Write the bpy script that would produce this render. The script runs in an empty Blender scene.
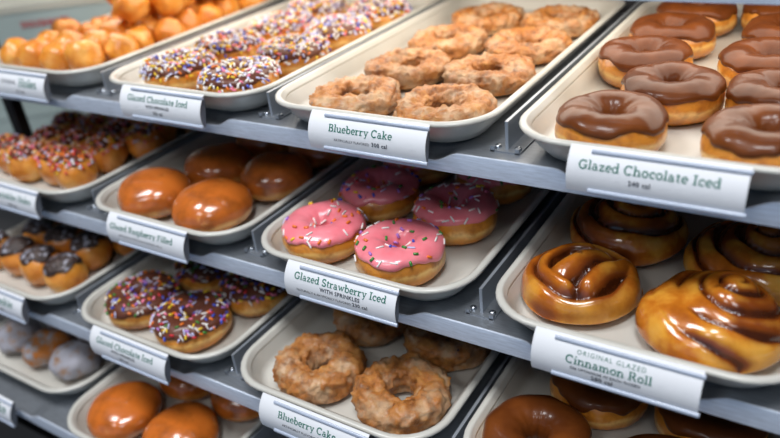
import bpy, math, random
from mathutils import Vector, Matrix, noise
PI = math.pi
S = bpy.context.scene
COL = S.collection

# ------------------------------------------------------------------ materials
def lin(c):
    return tuple((v/255/12.92 if v/255 <= .04045 else ((v/255+.055)/1.055)**2.4) for v in c) + (1.0,)

class NT:
    def __init__(s, name):
        s.m = bpy.data.materials.new(name); s.m.use_nodes = True
        s.t = s.m.node_tree; s.b = s.t.nodes['Principled BSDF']
    def n(s, typ, **kw):
        x = s.t.nodes.new(typ)
        for k, v in kw.items():
            if k in x.inputs.keys(): x.inputs[k].default_value = v
            else: setattr(x, k, v)
        return x
    def l(s, a, b): s.t.links.new(a, b)
    def set(s, **kw):
        for k, v in kw.items(): s.b.inputs[k.replace('_', ' ')].default_value = v
        return s
    def coord(s):
        return s.n('ShaderNodeTexCoord').outputs['Object']
    def noise(s, scale, detail=3, rough=.55, vec=None):
        x = s.n('ShaderNodeTexNoise'); x.inputs['Scale'].default_value = scale
        x.inputs['Detail'].default_value = detail; x.inputs['Roughness'].default_value = rough
        s.l(vec if vec is not None else s.coord(), x.inputs['Vector']); return x.outputs['Fac']
    def ramp(s, fac, stops, interp='LINEAR'):
        r = s.n('ShaderNodeValToRGB'); r.color_ramp.interpolation = interp
        e = r.color_ramp.elements
        while len(e) < len(stops): e.new(.5)
        for el, (p, c) in zip(e, stops):
            el.position = p; el.color = lin(c) if len(c) == 3 else c
        s.l(fac, r.inputs['Fac']); return r.outputs['Color']
    def mix(s, fac, a, b, mode='MIX'):
        x = s.n('ShaderNodeMix', data_type='RGBA', blend_type=mode)
        for sock, v in ((x.inputs[0], fac), (x.inputs[6], a), (x.inputs[7], b)):
            if hasattr(v, 'links'): s.l(v, sock)
            else: sock.default_value = lin(v) if isinstance(v, tuple) and len(v) == 3 else v
        return x.outputs[2]
    def bump(s, h, strength=.3, dist=.001):
        x = s.n('ShaderNodeBump', Strength=strength, Distance=dist)
        s.l(h, x.inputs['Height']); s.l(x.outputs['Normal'], s.b.inputs['Normal'])
    def color(s, c):
        if hasattr(c, 'links'): s.l(c, s.b.inputs['Base Color'])
        else: s.b.inputs['Base Color'].default_value = lin(c)
        return s
    def objz(s):
        x = s.n('ShaderNodeSeparateXYZ'); s.l(s.coord(), x.inputs[0]); return x.outputs['Z']
    def remap(s, v, a, b):
        x = s.n('ShaderNodeMapRange'); x.inputs['From Min'].default_value = a; x.inputs['From Max'].default_value = b
        s.l(v, x.inputs['Value']); return x.outputs['Result']

def plain(name, c, rough=.5, metal=0, spec=.5, coat=0):
    k = NT(name).color(c); k.set(Roughness=rough, Metallic=metal, Specular_IOR_Level=spec, Coat_Weight=coat)
    return k.m

def dough_mat(name, low, mid, high, z0, z1, rough=.32, coat=.5, bumpy=.25, mott=.35, dark=(150, 80, 25)):
    k = NT(name)
    z = k.remap(k.objz(), z0, z1)
    n = k.noise(38, 4)
    add = k.n('ShaderNodeMath', operation='MULTIPLY_ADD'); k.l(n, add.inputs[0]); add.inputs[1].default_value = .5
    sub = k.n('ShaderNodeMath', operation='SUBTRACT'); k.l(z, sub.inputs[0]); sub.inputs[1].default_value = .25
    k.l(sub.outputs[0], add.inputs[2])
    c = k.ramp(add.outputs[0], [(0, low), (.26, mid), (.42, high), (.52, mid), (1.0, low)])
    oi = k.n('ShaderNodeObjectInfo')
    c = k.mix(k.remap(k.noise(75, 3), .45, .8), c, dark)
    hs = k.n('ShaderNodeHueSaturation'); k.l(c, hs.inputs['Color'])
    k.l(k.n('ShaderNodeMapRange').outputs[0], hs.inputs['Value'])
    mr = hs.inputs['Value'].links[0].from_node
    mr.inputs['To Min'].default_value = .85; mr.inputs['To Max'].default_value = 1.1
    k.l(oi.outputs['Random'], mr.inputs['Value'])
    k.color(hs.outputs[0])
    k.set(Roughness=rough, Coat_Weight=coat, Coat_Roughness=.12, Subsurface_Weight=.12, Subsurface_Radius=(.004, .002, .001), Subsurface_Scale=.6)
    k.bump(k.noise(220, 4), bumpy, .0012)
    return k.m

M = {}
M['dough'] = dough_mat('fried_dough', (208, 130, 40), (218, 144, 52), (242, 198, 118), 0, .034, mott=.3)
M['filled'] = dough_mat('glazed_filled_dough', (202, 126, 46), (216, 164, 92), (182, 98, 24), 0, .052, rough=.2, coat=1, bumpy=.12, dark=(176, 92, 24))
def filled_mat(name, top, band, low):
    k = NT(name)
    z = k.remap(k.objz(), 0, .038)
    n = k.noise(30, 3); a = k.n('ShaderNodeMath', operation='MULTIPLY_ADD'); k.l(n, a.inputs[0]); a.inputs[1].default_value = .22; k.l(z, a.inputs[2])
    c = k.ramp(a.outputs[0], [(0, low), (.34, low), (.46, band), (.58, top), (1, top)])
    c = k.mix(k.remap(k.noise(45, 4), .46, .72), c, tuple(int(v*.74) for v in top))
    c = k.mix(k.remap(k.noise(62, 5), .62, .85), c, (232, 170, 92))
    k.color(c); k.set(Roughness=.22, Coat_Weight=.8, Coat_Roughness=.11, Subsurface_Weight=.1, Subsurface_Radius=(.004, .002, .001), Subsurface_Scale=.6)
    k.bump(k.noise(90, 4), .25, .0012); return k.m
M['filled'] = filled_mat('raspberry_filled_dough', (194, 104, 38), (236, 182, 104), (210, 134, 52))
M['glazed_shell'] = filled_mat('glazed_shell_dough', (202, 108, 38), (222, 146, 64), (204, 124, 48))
def hole_mat():
    k = NT('doughnut_hole_dough')
    c = k.ramp(k.noise(48, 4), [(.3, (196, 110, 28)), (.5, (228, 152, 56)), (.72, (244, 194, 112))])
    oi = k.n('ShaderNodeObjectInfo')
    c = k.mix(k.remap(oi.outputs['Random'], .3, 1.6), c, (204, 116, 40))
    k.color(c); k.set(Roughness=.3, Coat_Weight=.4, Coat_Roughness=.15, Subsurface_Weight=.12, Subsurface_Radius=(.004, .002, .001), Subsurface_Scale=.6)
    k.bump(k.noise(140, 4), .4, .0015); return k.m
M['hole'] = hole_mat()
def choc_mat(name, a, b, rough):
    k = NT(name); k.color(k.ramp(k.noise(40, 3), [(.35, a), (.65, b)]))
    k.set(Roughness=rough, Coat_Weight=.22, Coat_Roughness=.1, Specular_IOR_Level=.2); k.bump(k.noise(70, 3), .25, .0012); return k.m
M['choc'] = choc_mat('chocolate_icing', (92, 46, 17), (112, 59, 22), .34)
M['choc_dark'] = choc_mat('dark_chocolate_icing', (88, 48, 34), (104, 60, 44), .4)
def pink():
    k = NT('strawberry_icing'); k.color(k.ramp(k.noise(45, 3), [(.35, (236, 122, 134)), (.65, (244, 142, 152))]))
    k.set(Roughness=.28, Coat_Weight=.6, Coat_Roughness=.12, Subsurface_Weight=.15, Subsurface_Radius=(.004, .002, .002), Subsurface_Scale=.5)
    k.bump(k.noise(60, 3), .25, .001); return k.m
M['pink'] = pink()
def cake():
    k = NT('cracked_cake_dough')
    at = k.n('ShaderNodeAttribute', attribute_name='crag').outputs['Fac']
    c = k.ramp(k.noise(70, 5, .65), [(.3, (112, 62, 20)), (.47, (184, 114, 48)), (.7, (212, 150, 80))])
    g = k.remap(at, .45, .75)
    mul = k.n('ShaderNodeMath', operation='MULTIPLY'); k.l(g, mul.inputs[0]); k.l(k.remap(k.noise(55, 4), .4, .62), mul.inputs[1])
    mul2 = k.n('ShaderNodeMath', operation='MULTIPLY'); k.l(mul.outputs[0], mul2.inputs[0]); mul2.inputs[1].default_value = .5
    c = k.mix(mul2.outputs[0], c, (216, 198, 168))
    bl = k.noise(95, 2); c = k.mix(k.remap(bl, .71, .75), c, (58, 40, 60))
    k.color(c); k.set(Roughness=.42, Coat_Weight=.3, Coat_Roughness=.25, Subsurface_Weight=.08, Subsurface_Radius=(.004, .002, .001), Subsurface_Scale=.5)
    k.bump(k.noise(300, 6, .75), .9, .0025); return k.m
M['cake'] = cake()
def cinn():
    k = NT('cinnamon_roll_dough')
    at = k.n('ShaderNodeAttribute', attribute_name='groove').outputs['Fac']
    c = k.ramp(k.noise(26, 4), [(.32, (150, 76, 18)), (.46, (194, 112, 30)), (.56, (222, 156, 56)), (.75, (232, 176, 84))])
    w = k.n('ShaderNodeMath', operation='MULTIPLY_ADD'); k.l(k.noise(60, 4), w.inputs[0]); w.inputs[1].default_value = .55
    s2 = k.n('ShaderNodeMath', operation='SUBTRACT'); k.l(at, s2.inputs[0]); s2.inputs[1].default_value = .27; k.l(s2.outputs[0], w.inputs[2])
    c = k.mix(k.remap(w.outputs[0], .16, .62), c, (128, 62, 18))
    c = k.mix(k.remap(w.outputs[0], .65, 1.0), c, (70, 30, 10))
    k.color(c); k.set(Roughness=.2, Coat_Weight=.8, Coat_Roughness=.12, Subsurface_Weight=.08, Subsurface_Radius=(.004, .002, .001), Subsurface_Scale=.6)
    k.bump(k.noise(75, 4), .35, .0015); return k.m
M['cinnamon'] = cinn()
def powder(name, lift):
    k = NT(name)
    c = k.ramp(k.noise(60, 5, .65), [(.36+lift, (140, 84, 40) if not lift else (196, 116, 44)), (.43+lift, (168, 138, 116)), (.50+lift, (168, 166, 174)), (.8+lift*.5, (186, 186, 198))])
    k.color(c); k.set(Roughness=.8); k.bump(k.noise(200, 5), .6, .0015); return k.m
M['powder'] = powder('sugar_powdered_dough', 0); M['powder_bare'] = powder('thinly_powdered_dough', .10)
def crumb():
    k = NT('cookie_crumb_topping')
    n = k.noise(260, 3)
    c = k.ramp(n, [(.3, (28, 18, 16)), (.5, (54, 36, 30)), (.7, (80, 58, 48))])
    c = k.mix(k.remap(k.noise(130, 3), .54, .62), c, (168, 168, 180))
    k.color(c); k.set(Roughness=.5); k.bump(n, .9, .002); return k.m
M['crumb'] = crumb()
def tray_mat():
    k = NT('cream_tray_plastic')
    c = k.ramp(k.noise(9, 4), [(.3, (188, 186, 178)), (.7, (202, 200, 192))])
    c = k.mix(k.remap(k.noise(14, 5, .65), .62, .9), c, (172, 150, 116))
    k.color(c); k.set(Roughness=.34, Coat_Weight=.25, Coat_Roughness=.2); return k.m
M['tray'] = tray_mat()
def brushed(name, c, rough, sc):
    k = NT(name); mp = k.n('ShaderNodeMapping'); mp.inputs['Scale'].default_value = sc; k.l(k.coord(), mp.inputs[0])
    n = k.noise(60, 4, .6, mp.outputs[0])
    k.color(k.ramp(n, [(.3, tuple(int(v*.88) for v in c)), (.7, c)]))
    k.set(Metallic=1.0, Roughness=rough); k.bump(n, .08, .0005); return k.m
M['steel'] = brushed('brushed_aluminium', (222, 232, 248), .42, (1, 8, 8))
M['steel'].node_tree.nodes['Principled BSDF'].inputs['Metallic'].default_value = .4
M['deck'] = brushed('shelf_deck_steel', (170, 176, 184), .34, (1, 14, 1))
M['deck'].node_tree.nodes['Principled BSDF'].inputs['Metallic'].default_value = .75
M['fin'] = plain('divider_metal', (172, 178, 186), .38, .6)
M['screw'] = plain('screw_metal', (190, 196, 204), .25, 1)
M['black'] = plain('black_post_metal', (26, 25, 26), .45, .3)
M['paper'] = plain('label_paper', (228, 230, 234), .55)
M['rail'] = plain('label_rail_plastic', (176, 186, 204), .25, 0, .6, .3)
M['holder'] = plain('label_holder_plastic', (104, 110, 120), .3)
M['teal'] = plain('teal_ink', (26, 108, 92), .6)
M['ink'] = plain('dark_ink', (40, 48, 62), .6)
M['red'] = plain('red_ink', (176, 60, 66), .6)
def boxm():
    k = NT('box_card'); k.color(k.ramp(k.noise(6, 2), [(.35, (158, 172, 168)), (.65, (168, 182, 178))])); k.set(Roughness=.6); return k.m
M['box'] = boxm(); M['boxtop'] = plain('box_lid_card', (186, 184, 170), .6)
M['wall'] = plain('store_wall_paint', (84, 88, 90), .8)
M['floor'] = plain('store_floor_tile', (120, 122, 126), .5)
M['ceiling'] = plain('store_ceiling_paint', (130, 130, 130), .9)
M['back'] = plain('case_back_panel', (58, 58, 62), .5)
M['counter'] = plain('counter_laminate', (96, 92, 88), .5)
SPR = {}
for nm, c in dict(white=(238, 234, 230), orange=(236, 120, 28), yellow=(240, 200, 40), blue=(58, 84, 196), green=(58, 132, 48), purple=(176, 120, 206), pink=(240, 130, 160), red=(206, 38, 50), lilac=(196, 196, 232)).items():
    SPR[nm] = plain('sprinkle_' + nm, c, .4, 0, .5, .2)

# ------------------------------------------------------------------ mesh helpers
class MB:
    def __init__(s): s.v = []; s.f = []; s.mi = []; s.at = []
    def add(s, vs, fs, mi=0):
        o = len(s.v); s.v += [tuple(p) for p in vs]; s.f += [tuple(i+o for i in f) for f in fs]; s.mi += [mi]*len(fs); return s
    def box(s, x0, x1, y0, y1, z0, z1, mi=0):
        vs = [(x, y, z) for z in (z0, z1) for y in (y0, y1) for x in (x0, x1)]
        return s.add(vs, [(0, 2, 3, 1), (4, 5, 7, 6), (0, 1, 5, 4), (2, 6, 7, 3), (0, 4, 6, 2), (1, 3, 7, 5)], mi)
    def loft(s, loops, caps=(True, True), mi=0, closed=True):
        o = len(s.v); n = len(loops[0])
        for L in loops: s.v += [tuple(p) for p in L]
        rng = range(n) if closed else range(n-1)
        for i in range(len(loops)-1):
            for j in rng:
                k = (j+1) % n
                s.f.append((o+i*n+j, o+i*n+k, o+(i+1)*n+k, o+(i+1)*n+j)); s.mi.append(mi)
        if caps[0]: s.f.append(tuple(o+j for j in reversed(range(n)))); s.mi.append(mi)
        if caps[1]: s.f.append(tuple(o+(len(loops)-1)*n+j for j in range(n))); s.mi.append(mi)
        return s
    def mesh(s, name, mats, smooth=True, attr=None):
        me = bpy.data.meshes.new(name); me.from_pydata(s.v, [], s.f)
        for m in (mats if isinstance(mats, (list, tuple)) else [mats]): me.materials.append(m)
        if any(s.mi): me.polygons.foreach_set('material_index', s.mi)
        if smooth: me.polygons.foreach_set('use_smooth', [True]*len(s.f))
        if attr:
            a = me.attributes.new(attr[0], 'FLOAT', 'POINT'); a.data.foreach_set('value', attr[1])
        me.update(); return me

def link(name, data, parent=None, loc=(0, 0, 0), rz=0):
    o = bpy.data.objects.new(name, data); COL.objects.link(o); o.location = loc; o.rotation_euler = (0, 0, rz)
    if parent is not None: o.parent = parent
    return o
def tag(o, label=None, cat=None, group=None, kind=None):
    if label: o['label'] = label
    if cat: o['category'] = cat
    if group: o['group'] = group
    if kind: o['kind'] = kind
    return o
def dup(src, loc, rz, label=None, group=None):
    c = src.copy(); COL.objects.link(c); c.location = loc; c.rotation_euler = (0, 0, rz)
    if label: c['label'] = label
    if group: c['group'] = group
    for ch in list(src.children):
        d = ch.copy(); COL.objects.link(d); d.parent = c
        for g in list(ch.children):
            e = g.copy(); COL.objects.link(e); e.parent = d
    return c
def sharp(o, ang=35):
    me = o.data
    me.set_sharp_from_angle(angle=math.radians(ang)); return o

# ------------------------------------------------------------------ layout constants
P = .24; LIP = .0175
LEV = {'A': (0, 0), 'B': (-.057, -.119), 'C': (-.1176, -.225), 'D': (-.1765, -.333), 'U': (.057, .126)}
XL, XR, YB = -.004, 1.24, .44
FLOOR = LIP + .0045      # height of a tray's floor above the shelf's lower lip edge

# ------------------------------------------------------------------ shelves
def smooth01(x): x = max(0, min(1, x)); return x*x*(3-2*x)
DU = {('A', 0): .008, ('A', 1): .010, ('A', 2): .0125, ('A', 3): -.0015, ('B', 0): .008, ('B', 1): .006, ('B', 2): .006, ('B', 3): -.005,
      ('C', 0): .010, ('C', 1): .006, ('C', 2): .002, ('D', 0): .012}
def notch(x, has, L):
    k = math.floor(x/P)
    if k not in has: return 1.0
    d = abs(x - k*P - P/2 - DU.get((L, k), 0))
    return smooth01((d-.050)/.024)
def make_shelf(L, tags, label):
    y0, z0 = LEV[L]
    root = tag(link('display_shelf', None, None, (0, y0, z0)), label, 'shelf', 'display case shelves')
    root.empty_display_size = .02
    xs = []; x = XL
    while x < XR+1e-6: xs.append(x); x += .004
    depth = YB - y0 - .004
    mb = MB(); loops = []
    # deck with a dip behind each label
    for x in xs:
        n = notch(x, tags, L)
        zf = .0085 + (LIP-.0085)*n
        pr = [(x, .0018, zf), (x, .006, zf+.0002*(n))]
        for t in (.25, .5, .75, 1): pr.append((x, .006+.022*t, zf+(LIP-zf)*smooth01(t)))
        pr += [(x, .1, LIP), (x, depth, LIP), (x, depth, LIP-.002), (x, .03, LIP-.002), (x, .0018, max(zf-.002, .0015))]
        loops.append(pr)
    mb.loft(loops)
    sharp(link('deck', mb.mesh('deck', M['deck']), root), 40)
    mb = MB(); loops = []
    for x in xs:
        n = notch(x, tags, L); zf = .0085 + (LIP-.0085)*n
        loops.append([(x, 0, 0), (x, 0, zf-.0012), (x, .0004, zf-.0003), (x, .0017, zf), (x, .0017, 0)])
    mb.loft(loops)
    sharp(link('front_lip', mb.mesh('front_lip', M['steel']), root), 40)
    if L != 'U':
        for k in range(1, 6):
            if L == 'D' and k == 1: continue
            if k*P < XL or k*P > XR-.02: continue
            X = k*P
            d = MB(); z = LIP
            d.box(X-.0013, X+.0013, .018, depth-.02, z, z+.0245)
            dv = link('divider', d.mesh('divider', M['fin'], False), root)
            f = MB(); f.box(X-.0125, X+.0125, .0135, depth-.02, z, z+.0012)
            f.box(X-.012, X-.0085, .0135, .017, z, z+.0045)
            f.box(X+.0085, X+.012, .0135, .017, z, z+.0045)
            link('foot_plate', f.mesh('foot_plate', M['deck'], False), dv)
            for sx in (-1, 1):
                s = MB()
                s.loft([[(X+sx*.0085+.003*rr*math.cos(a), .0205+.003*rr*math.sin(a), z+.0012+h) for a in [i*PI/5 for i in range(10)]] for rr, h in ((1, 0), (1, .0012), (.7, .0022), (.25, .0026))])
                link('screw', s.mesh('screw', M['screw']), dv)
    return root
make_shelf('A', {0, 1, 2, 3}, 'top full aluminium shelf edge carrying the Blueberry Cake and Glazed Chocolate Iced labels')
make_shelf('B', {0, 1, 2, 3}, 'second aluminium shelf, with strawberry doughnuts and cinnamon rolls')
make_shelf('C', {0, 1, 2, 3}, 'third aluminium shelf, below the strawberry doughnuts')
make_shelf('D', {0, 1}, 'lowest aluminium shelf, holding powdered doughnuts and plain glazed domes')
us = make_shelf('U', set(), 'metal shelf edge crossing above the chocolate iced doughnuts')
lh = MB(); lh.box(XL+.005, XR-.02, .02, .30, -.010, .0)
link('lamp_housing', lh.mesh('lamp_housing', M['fin'], False), us, (0, 0, LIP-.002-.0001))

# case frame
case = tag(link('display_case', None, None, (0, 0, -.5)), 'dark metal frame and back panel holding the doughnut shelves', 'display case')
b = MB(); b.box(XL, XR, YB, YB+.012, -.55, .75); link('back_panel', b.mesh('back_panel', M['back'], False), case)
def post(x, y):
    p = MB()
    p.loft([[(x+.009*cx, y+.009*cy, z) for cx, cy in ((-1, -.7), (-.7, -1), (.7, -1), (1, -.7), (1, .7), (.7, 1), (-.7, 1), (-1, .7))] for z in (-.55, .75)])
    return sharp(link('post', p.mesh('post', M['black']), case), 30)
post(-.0140, .046); post(-.0140, YB-.02); post(XR+.010, .12); post(XR+.01, YB-.02)
pb = MB(); pb.box(XL-.02, XR+.02, -.172, YB+.012, -.56, -.36); link('base', pb.mesh('base', M['black'], False), case)

# ------------------------------------------------------------------ trays
def rrect(cx, cy, hx, hy, r, z, n=8):
    r = min(r, hx, hy); o = []
    for qx, qy, a0 in ((1, 1, 0), (-1, 1, PI/2), (-1, -1, PI), (1, -1, 1.5*PI)):
        for i in range(n+1):
            a = a0 + PI/2*i/n
            o.append((cx+qx*(hx-r)+r*math.cos(a), cy+qy*(hy-r)+r*math.sin(a), z))
    return o
TW, TL = .222, .425
def tray_meshes(w):
    a, c = w/2, TL/2
    def lp(ins, z, r): return rrect(0, c, a-ins, c-ins, r, z)
    m = MB()
    m.loft([lp(.022, 0, .030), lp(.0188, .0012, .031), lp(.0120, .010, .034), lp(.008, .019, .038), lp(.0062, .0222, .0405), lp(.0074, .0225, .039),
            lp(.0099, .0185, .037), lp(.0142, .0085, .034), lp(.0168, .0046, .031), lp(.022, .0031, .026), lp(.06, .0029, .02)])
    body = m.mesh('tray_basin', M['tray'])
    m = MB()
    m.loft([lp(.0066, .0205, .040), lp(.0015, .0212, .0445), lp(0, .0226, .046), lp(.0003, .0243, .0458), lp(.0018, .0254, .0445), lp(.0045, .0256, .042),
            lp(.0060, .0247, .041), lp(.0067, .0230, .040), lp(.0086, .0218, .0385), lp(.0094, .0190, .0375), lp(.0080, .0185, .038)], (False, False))
    n = len(m.v)//11
    for j in range(n): m.f.append((10*n+j, 10*n+(j+1) % n, (j+1) % n, j)); m.mi.append(0)
    rim = m.mesh('tray_rim', M['tray'])
    return body, rim
TM = tray_meshes(TW)
TRAY = {}
def place_tray(L, k, label, dx=0, dy=0, rz=0):
    y0, z0 = LEV[L]
    loc = (k*P+P/2+dx, y0-.0083+dy, z0+LIP+.0012)
    root = tag(link('serving_tray', None, None, loc, rz), label, 'tray', 'cream serving trays'); root.empty_display_size = .02
    link('basin', TM[0], root); link('rim', TM[1], root)
    TRAY[L, k] = root
place_tray('A', 0, 'cream tray heaped with plain orange doughnut holes', -.004, .006, math.radians(.6))
place_tray('A', 1, 'cream tray of chocolate sprinkle doughnuts on the top shelf beside the doughnut holes', .005, .002)
place_tray('A', 2, 'cream tray of blueberry cake doughnuts on the top shelf', -.0025)
place_tray('A', 3, 'cream tray of chocolate iced doughnuts on the top shelf', -.0025, -.0015)
place_tray('B', 0, 'cream tray of sprinkle-topped doughnut holes on the second shelf')
place_tray('B', 1, 'cream tray of round shiny raspberry filled doughnuts', .003, -.0015)
place_tray('B', 2, 'cream tray of pink strawberry iced doughnuts')
place_tray('B', 3, 'cream tray of glossy cinnamon rolls', 0, -.0015)
place_tray('C', 0, 'cream tray of doughnut holes topped with dark cookie crumbs')
place_tray('C', 1, 'cream tray of chocolate sprinkle doughnuts on the third shelf', .004)
place_tray('C', 2, 'cream tray of blueberry cake doughnuts below the strawberry tray')
place_tray('C', 3, 'stained cream tray of chocolate iced doughnuts below the cinnamon rolls', -.005)
place_tray('D', 0, 'cream tray of sugar-powdered doughnuts on the lowest shelf', .013, .026)
place_tray('D', 1, 'cream tray of plain glazed doughnuts on the lowest shelf', .006, -.002)

DY = {'A': .0045, 'B': .005, 'C': .0045, 'D': .012}
def at(L, x, y, dz=0):
    y0, z0 = LEV[L]
    d = DY.get(L, .010)
    return (x + d*(x-.932)/(y0+y+.457), y0+y+d, z0+LIP+.0012+.0030+dz)

# ------------------------------------------------------------------ doughnut shapes
NU, NV = 56, 28
class Ring:
    """a plump ring doughnut: centre radius R, tube half width a, half height b"""
    def __init__(s, R, a, b, seed, wob=.0012):
        s.R, s.a, s.b, s.o, s.w = R, a, b, Vector((seed*7.3, seed*3.1, seed*1.7)), wob
    def pt(s, u, p, off=0):
        ca, sa = math.cos(u), math.sin(u)
        cp, sp = math.cos(p), math.sin(p)
        a, b = s.a+off, s.b+off
        # superellipse profile: flattened below
        e = .85
        x = a*math.copysign(abs(cp)**e, cp); z = b*math.copysign(abs(sp)**(.95 if sp > 0 else .8), sp)
        if sp < 0: z *= .86
        base = Vector((ca, sa, 0))
        w = noise.noise(s.o+Vector((ca*1.4, sa*1.4, sp*.9)))*s.w*2.2
        r = s.R + x + w*(.8 if cp > 0 else .4)
        return Vector((r*ca, r*sa, max(0, s.b*.86 + z + w*.6*max(sp, 0))))
    def nrm(s, u, p):
        d = .02
        t1 = s.pt(u+d, p)-s.pt(u-d, p); t2 = s.pt(u, p+d)-s.pt(u, p-d)
        return t1.cross(t2).normalized()
    def body(s, name, mat):
        m = MB(); L = []
        for i in range(NU): L.append([s.pt(2*PI*i/NU, 2*PI*j/NV) for j in range(NV)])
        L.append(L[0]); m.loft(L, (False, False))
        n = NV
        # weld the closing loop
        k = len(m.v)-n; m.f = [tuple((v-k) if v >= k else v for v in f) for f in m.f]; m.v = m.v[:k]
        return m.mesh(name, mat)
    def edge(s, u, seed):
        o = Vector((seed*5.1, 2.2, seed*9.7)); c = Vector((math.cos(u), math.sin(u), 0))
        return .52 + .34*noise.noise(o+c*1.6) + .16*noise.noise(o+c*4.2)
    def icing(s, name, mat, seed, th=.0022):
        m = MB(); L = []; K = 20
        for i in range(NU*2):
            u = PI*i/NU; e0 = s.edge(u, seed); e1 = PI + .55 + .25*noise.noise(Vector((math.cos(u)*1.5, math.sin(u)*1.5, seed*3.3)))
            row = []
            for j in range(K+1):
                t = j/K; p = e0 + (e1-e0)*t
                edge = min(t, 1-t)*K
                off = th*(.55 if edge < .5 else .92 if edge < 1.5 else 1.0) + .0006*noise.noise(Vector((math.cos(u)*3, math.sin(u)*3, p*1.5+seed)))
                if t < .5: off *= 1 + .35*max(0, 1-edge/4)
                row.append(s.pt(u, p, off))
            row.append(s.pt(u, e1+.03, -.001)); row.insert(0, s.pt(u, e0-.05, -.001))
            L.append(row)
        L.append(L[0]); m.loft(L, (False, False), closed=False)
        n = K+3; k = len(m.v)-n; m.f = [tuple((v-k) if v >= k else v for v in f) for f in m.f]; m.v = m.v[:k]
        return m.mesh(name, mat)
def capsule(m, c, d, n, L, r, mi=0):
    d = (d - n*d.dot(n)).normalized(); s = n.cross(d)
    loops = []
    for t, rr in ((-1, .45), (-.86, 1), (.86, 1), (1, .45)):
        loops.append([c + d*(t*L/2) + (s*math.cos(a)+n*math.sin(a))*r*rr for a in [i*PI/3 for i in range(6)]])
    m.loft(loops, (True, True), mi)
SPM = {}
def sprinkle_mesh(col, L, r):
    k = (col, L, r)
    if k not in SPM:
        m = MB(); capsule(m, Vector((0, 0, 0)), Vector((1, 0, 0)), Vector((0, 0, 1)), L, r)
        SPM[k] = m.mesh('sprinkle_' + col, SPR[col])
    return SPM[k]
def spots(ring, rnd, count, th, lo=.45, hi=2.9, dmin=.0035):
    out = []; tries = 0
    while len(out) < count and tries < count*40:
        tries += 1
        u = rnd.uniform(0, 2*PI); p = rnd.uniform(lo, hi)
        if rnd.random() > (ring.R+ring.a*math.cos(p))/(ring.R+ring.a): continue
        c = ring.pt(u, p, th)
        if any((c-q[0]).length < dmin for q in out): continue
        n = ring.nrm(u, p); n = n if n.z > -.2 or abs(p-PI/2) > 1.2 else -n
        out.append((c, n))
    return out
def sprinkle_parts(root, ring, rnd, count, th, cols, dmin=.0042, big=1.0):
    for c, n in spots(ring, rnd, count, th, dmin=dmin):
        col = rnd.choice(cols); fat = col not in ('white', 'lilac')
        L, r = (.0046, .00125) if fat else (.0070, .00085)
        L, r = L*big, r*big
        o = link('sprinkle', sprinkle_mesh(col, L, r), root)
        d = Vector((rnd.uniform(-1, 1), rnd.uniform(-1, 1), rnd.uniform(-1, 1)))
        d = (d-n*d.dot(n)).normalized(); s = n.cross(d)
        mat = Matrix((d, s, n)).transposed()
        o.location = c + n*r*.6; o.rotation_euler = mat.to_euler()
def sprinkle_mass(ring, rnd, count, th, cols, dmin=.0028, big=1.0, lo=.45, hi=2.9):
    m = MB()
    for c, n in spots(ring, rnd, count, th, lo, hi, dmin):
        k = rnd.randrange(len(cols)); L, r = (.0042*big, .00105*big)
        d = Vector((rnd.uniform(-1, 1), rnd.uniform(-1, 1), rnd.uniform(-1, 1)))
        capsule(m, c+n*r*.5, d, n, L, r, k)
    return m.mesh('sprinkle_coat', [SPR[c] for c in cols])

ROWS = ['front', 'second', 'third', 'fourth', 'fifth', 'sixth', 'seventh', 'eighth', 'ninth', 'tenth']
# chocolate iced
rings = [Ring(.0246, .0154, .0168, s) for s in (1, 2, 3, 4)]
def iced(root_name, ring, mat, seed, label, group, loc, rz, part_label=None):
    root = tag(link(root_name, None, None, loc, rz), label, 'doughnut', group); root.empty_display_size = .02
    link('dough', ring.body('dough', M['dough']), root)
    link('icing', ring.icing('icing', mat, seed), root)
    return root
protoC = []
def side(x, k): return 'beside the tray\'s left wall' if x < k*P+P/2 else 'in the tray\'s right column'
def put_iced(L, k, lst, mat, name, group, labels, ringset, store):
    for i, (x, y, rz) in enumerate(lst):
        v = i % len(ringset)
        if v >= len(store): store.append(iced(name, ringset[v], mat, v+2.0, labels[i], group, at(L, x, y), rz))
        else: dup(store[v], at(L, x, y), rz, labels[i], group)
choc = []
def rl(what, tray, n_per_row, count):
    o = []
    for i in range(count):
        o.append('%s, %s row %s, in the %s' % (what, ROWS[i//2], 'left' if i % 2 == 0 else 'right', tray))
    return o
put_iced('A', 3, [(.800, .033, .3), (.896, .035, 2.1), (.824, .111, 4.0), (.902, .120, 1.2), (.779, .180, 5.2), (.880, .200, 3.0), (.784, .264, 2.2), (.882, .284, 4.4), (.790, .346, 0), (.873, .370, 1)],
         M['choc'], 'chocolate_iced_doughnut', 'chocolate iced doughnuts on the top shelf', rl('chocolate iced ring doughnut', 'top shelf tray', 2, 10), rings, choc)
crings3 = [Ring(.0260, .0162, .0172, q) for q in (6, 7, 8, 9)]
put_iced('C', 3, [(.777, .042, 2.6), (.805, .124, .9), (.889, .106, 5.0), (.880, .020, 1)], M['choc'], 'chocolate_iced_doughnut', 'chocolate iced doughnuts below the cinnamon rolls',
         ['chocolate iced doughnut at the front of the stained bottom tray', 'chocolate iced doughnut just under the Cinnamon Roll label', 'chocolate iced doughnut in shadow beside the dark shelf gap, below the cinnamon roll', 'chocolate iced doughnut cut off by the bottom edge below the cinnamon roll'], crings3, [])

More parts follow.
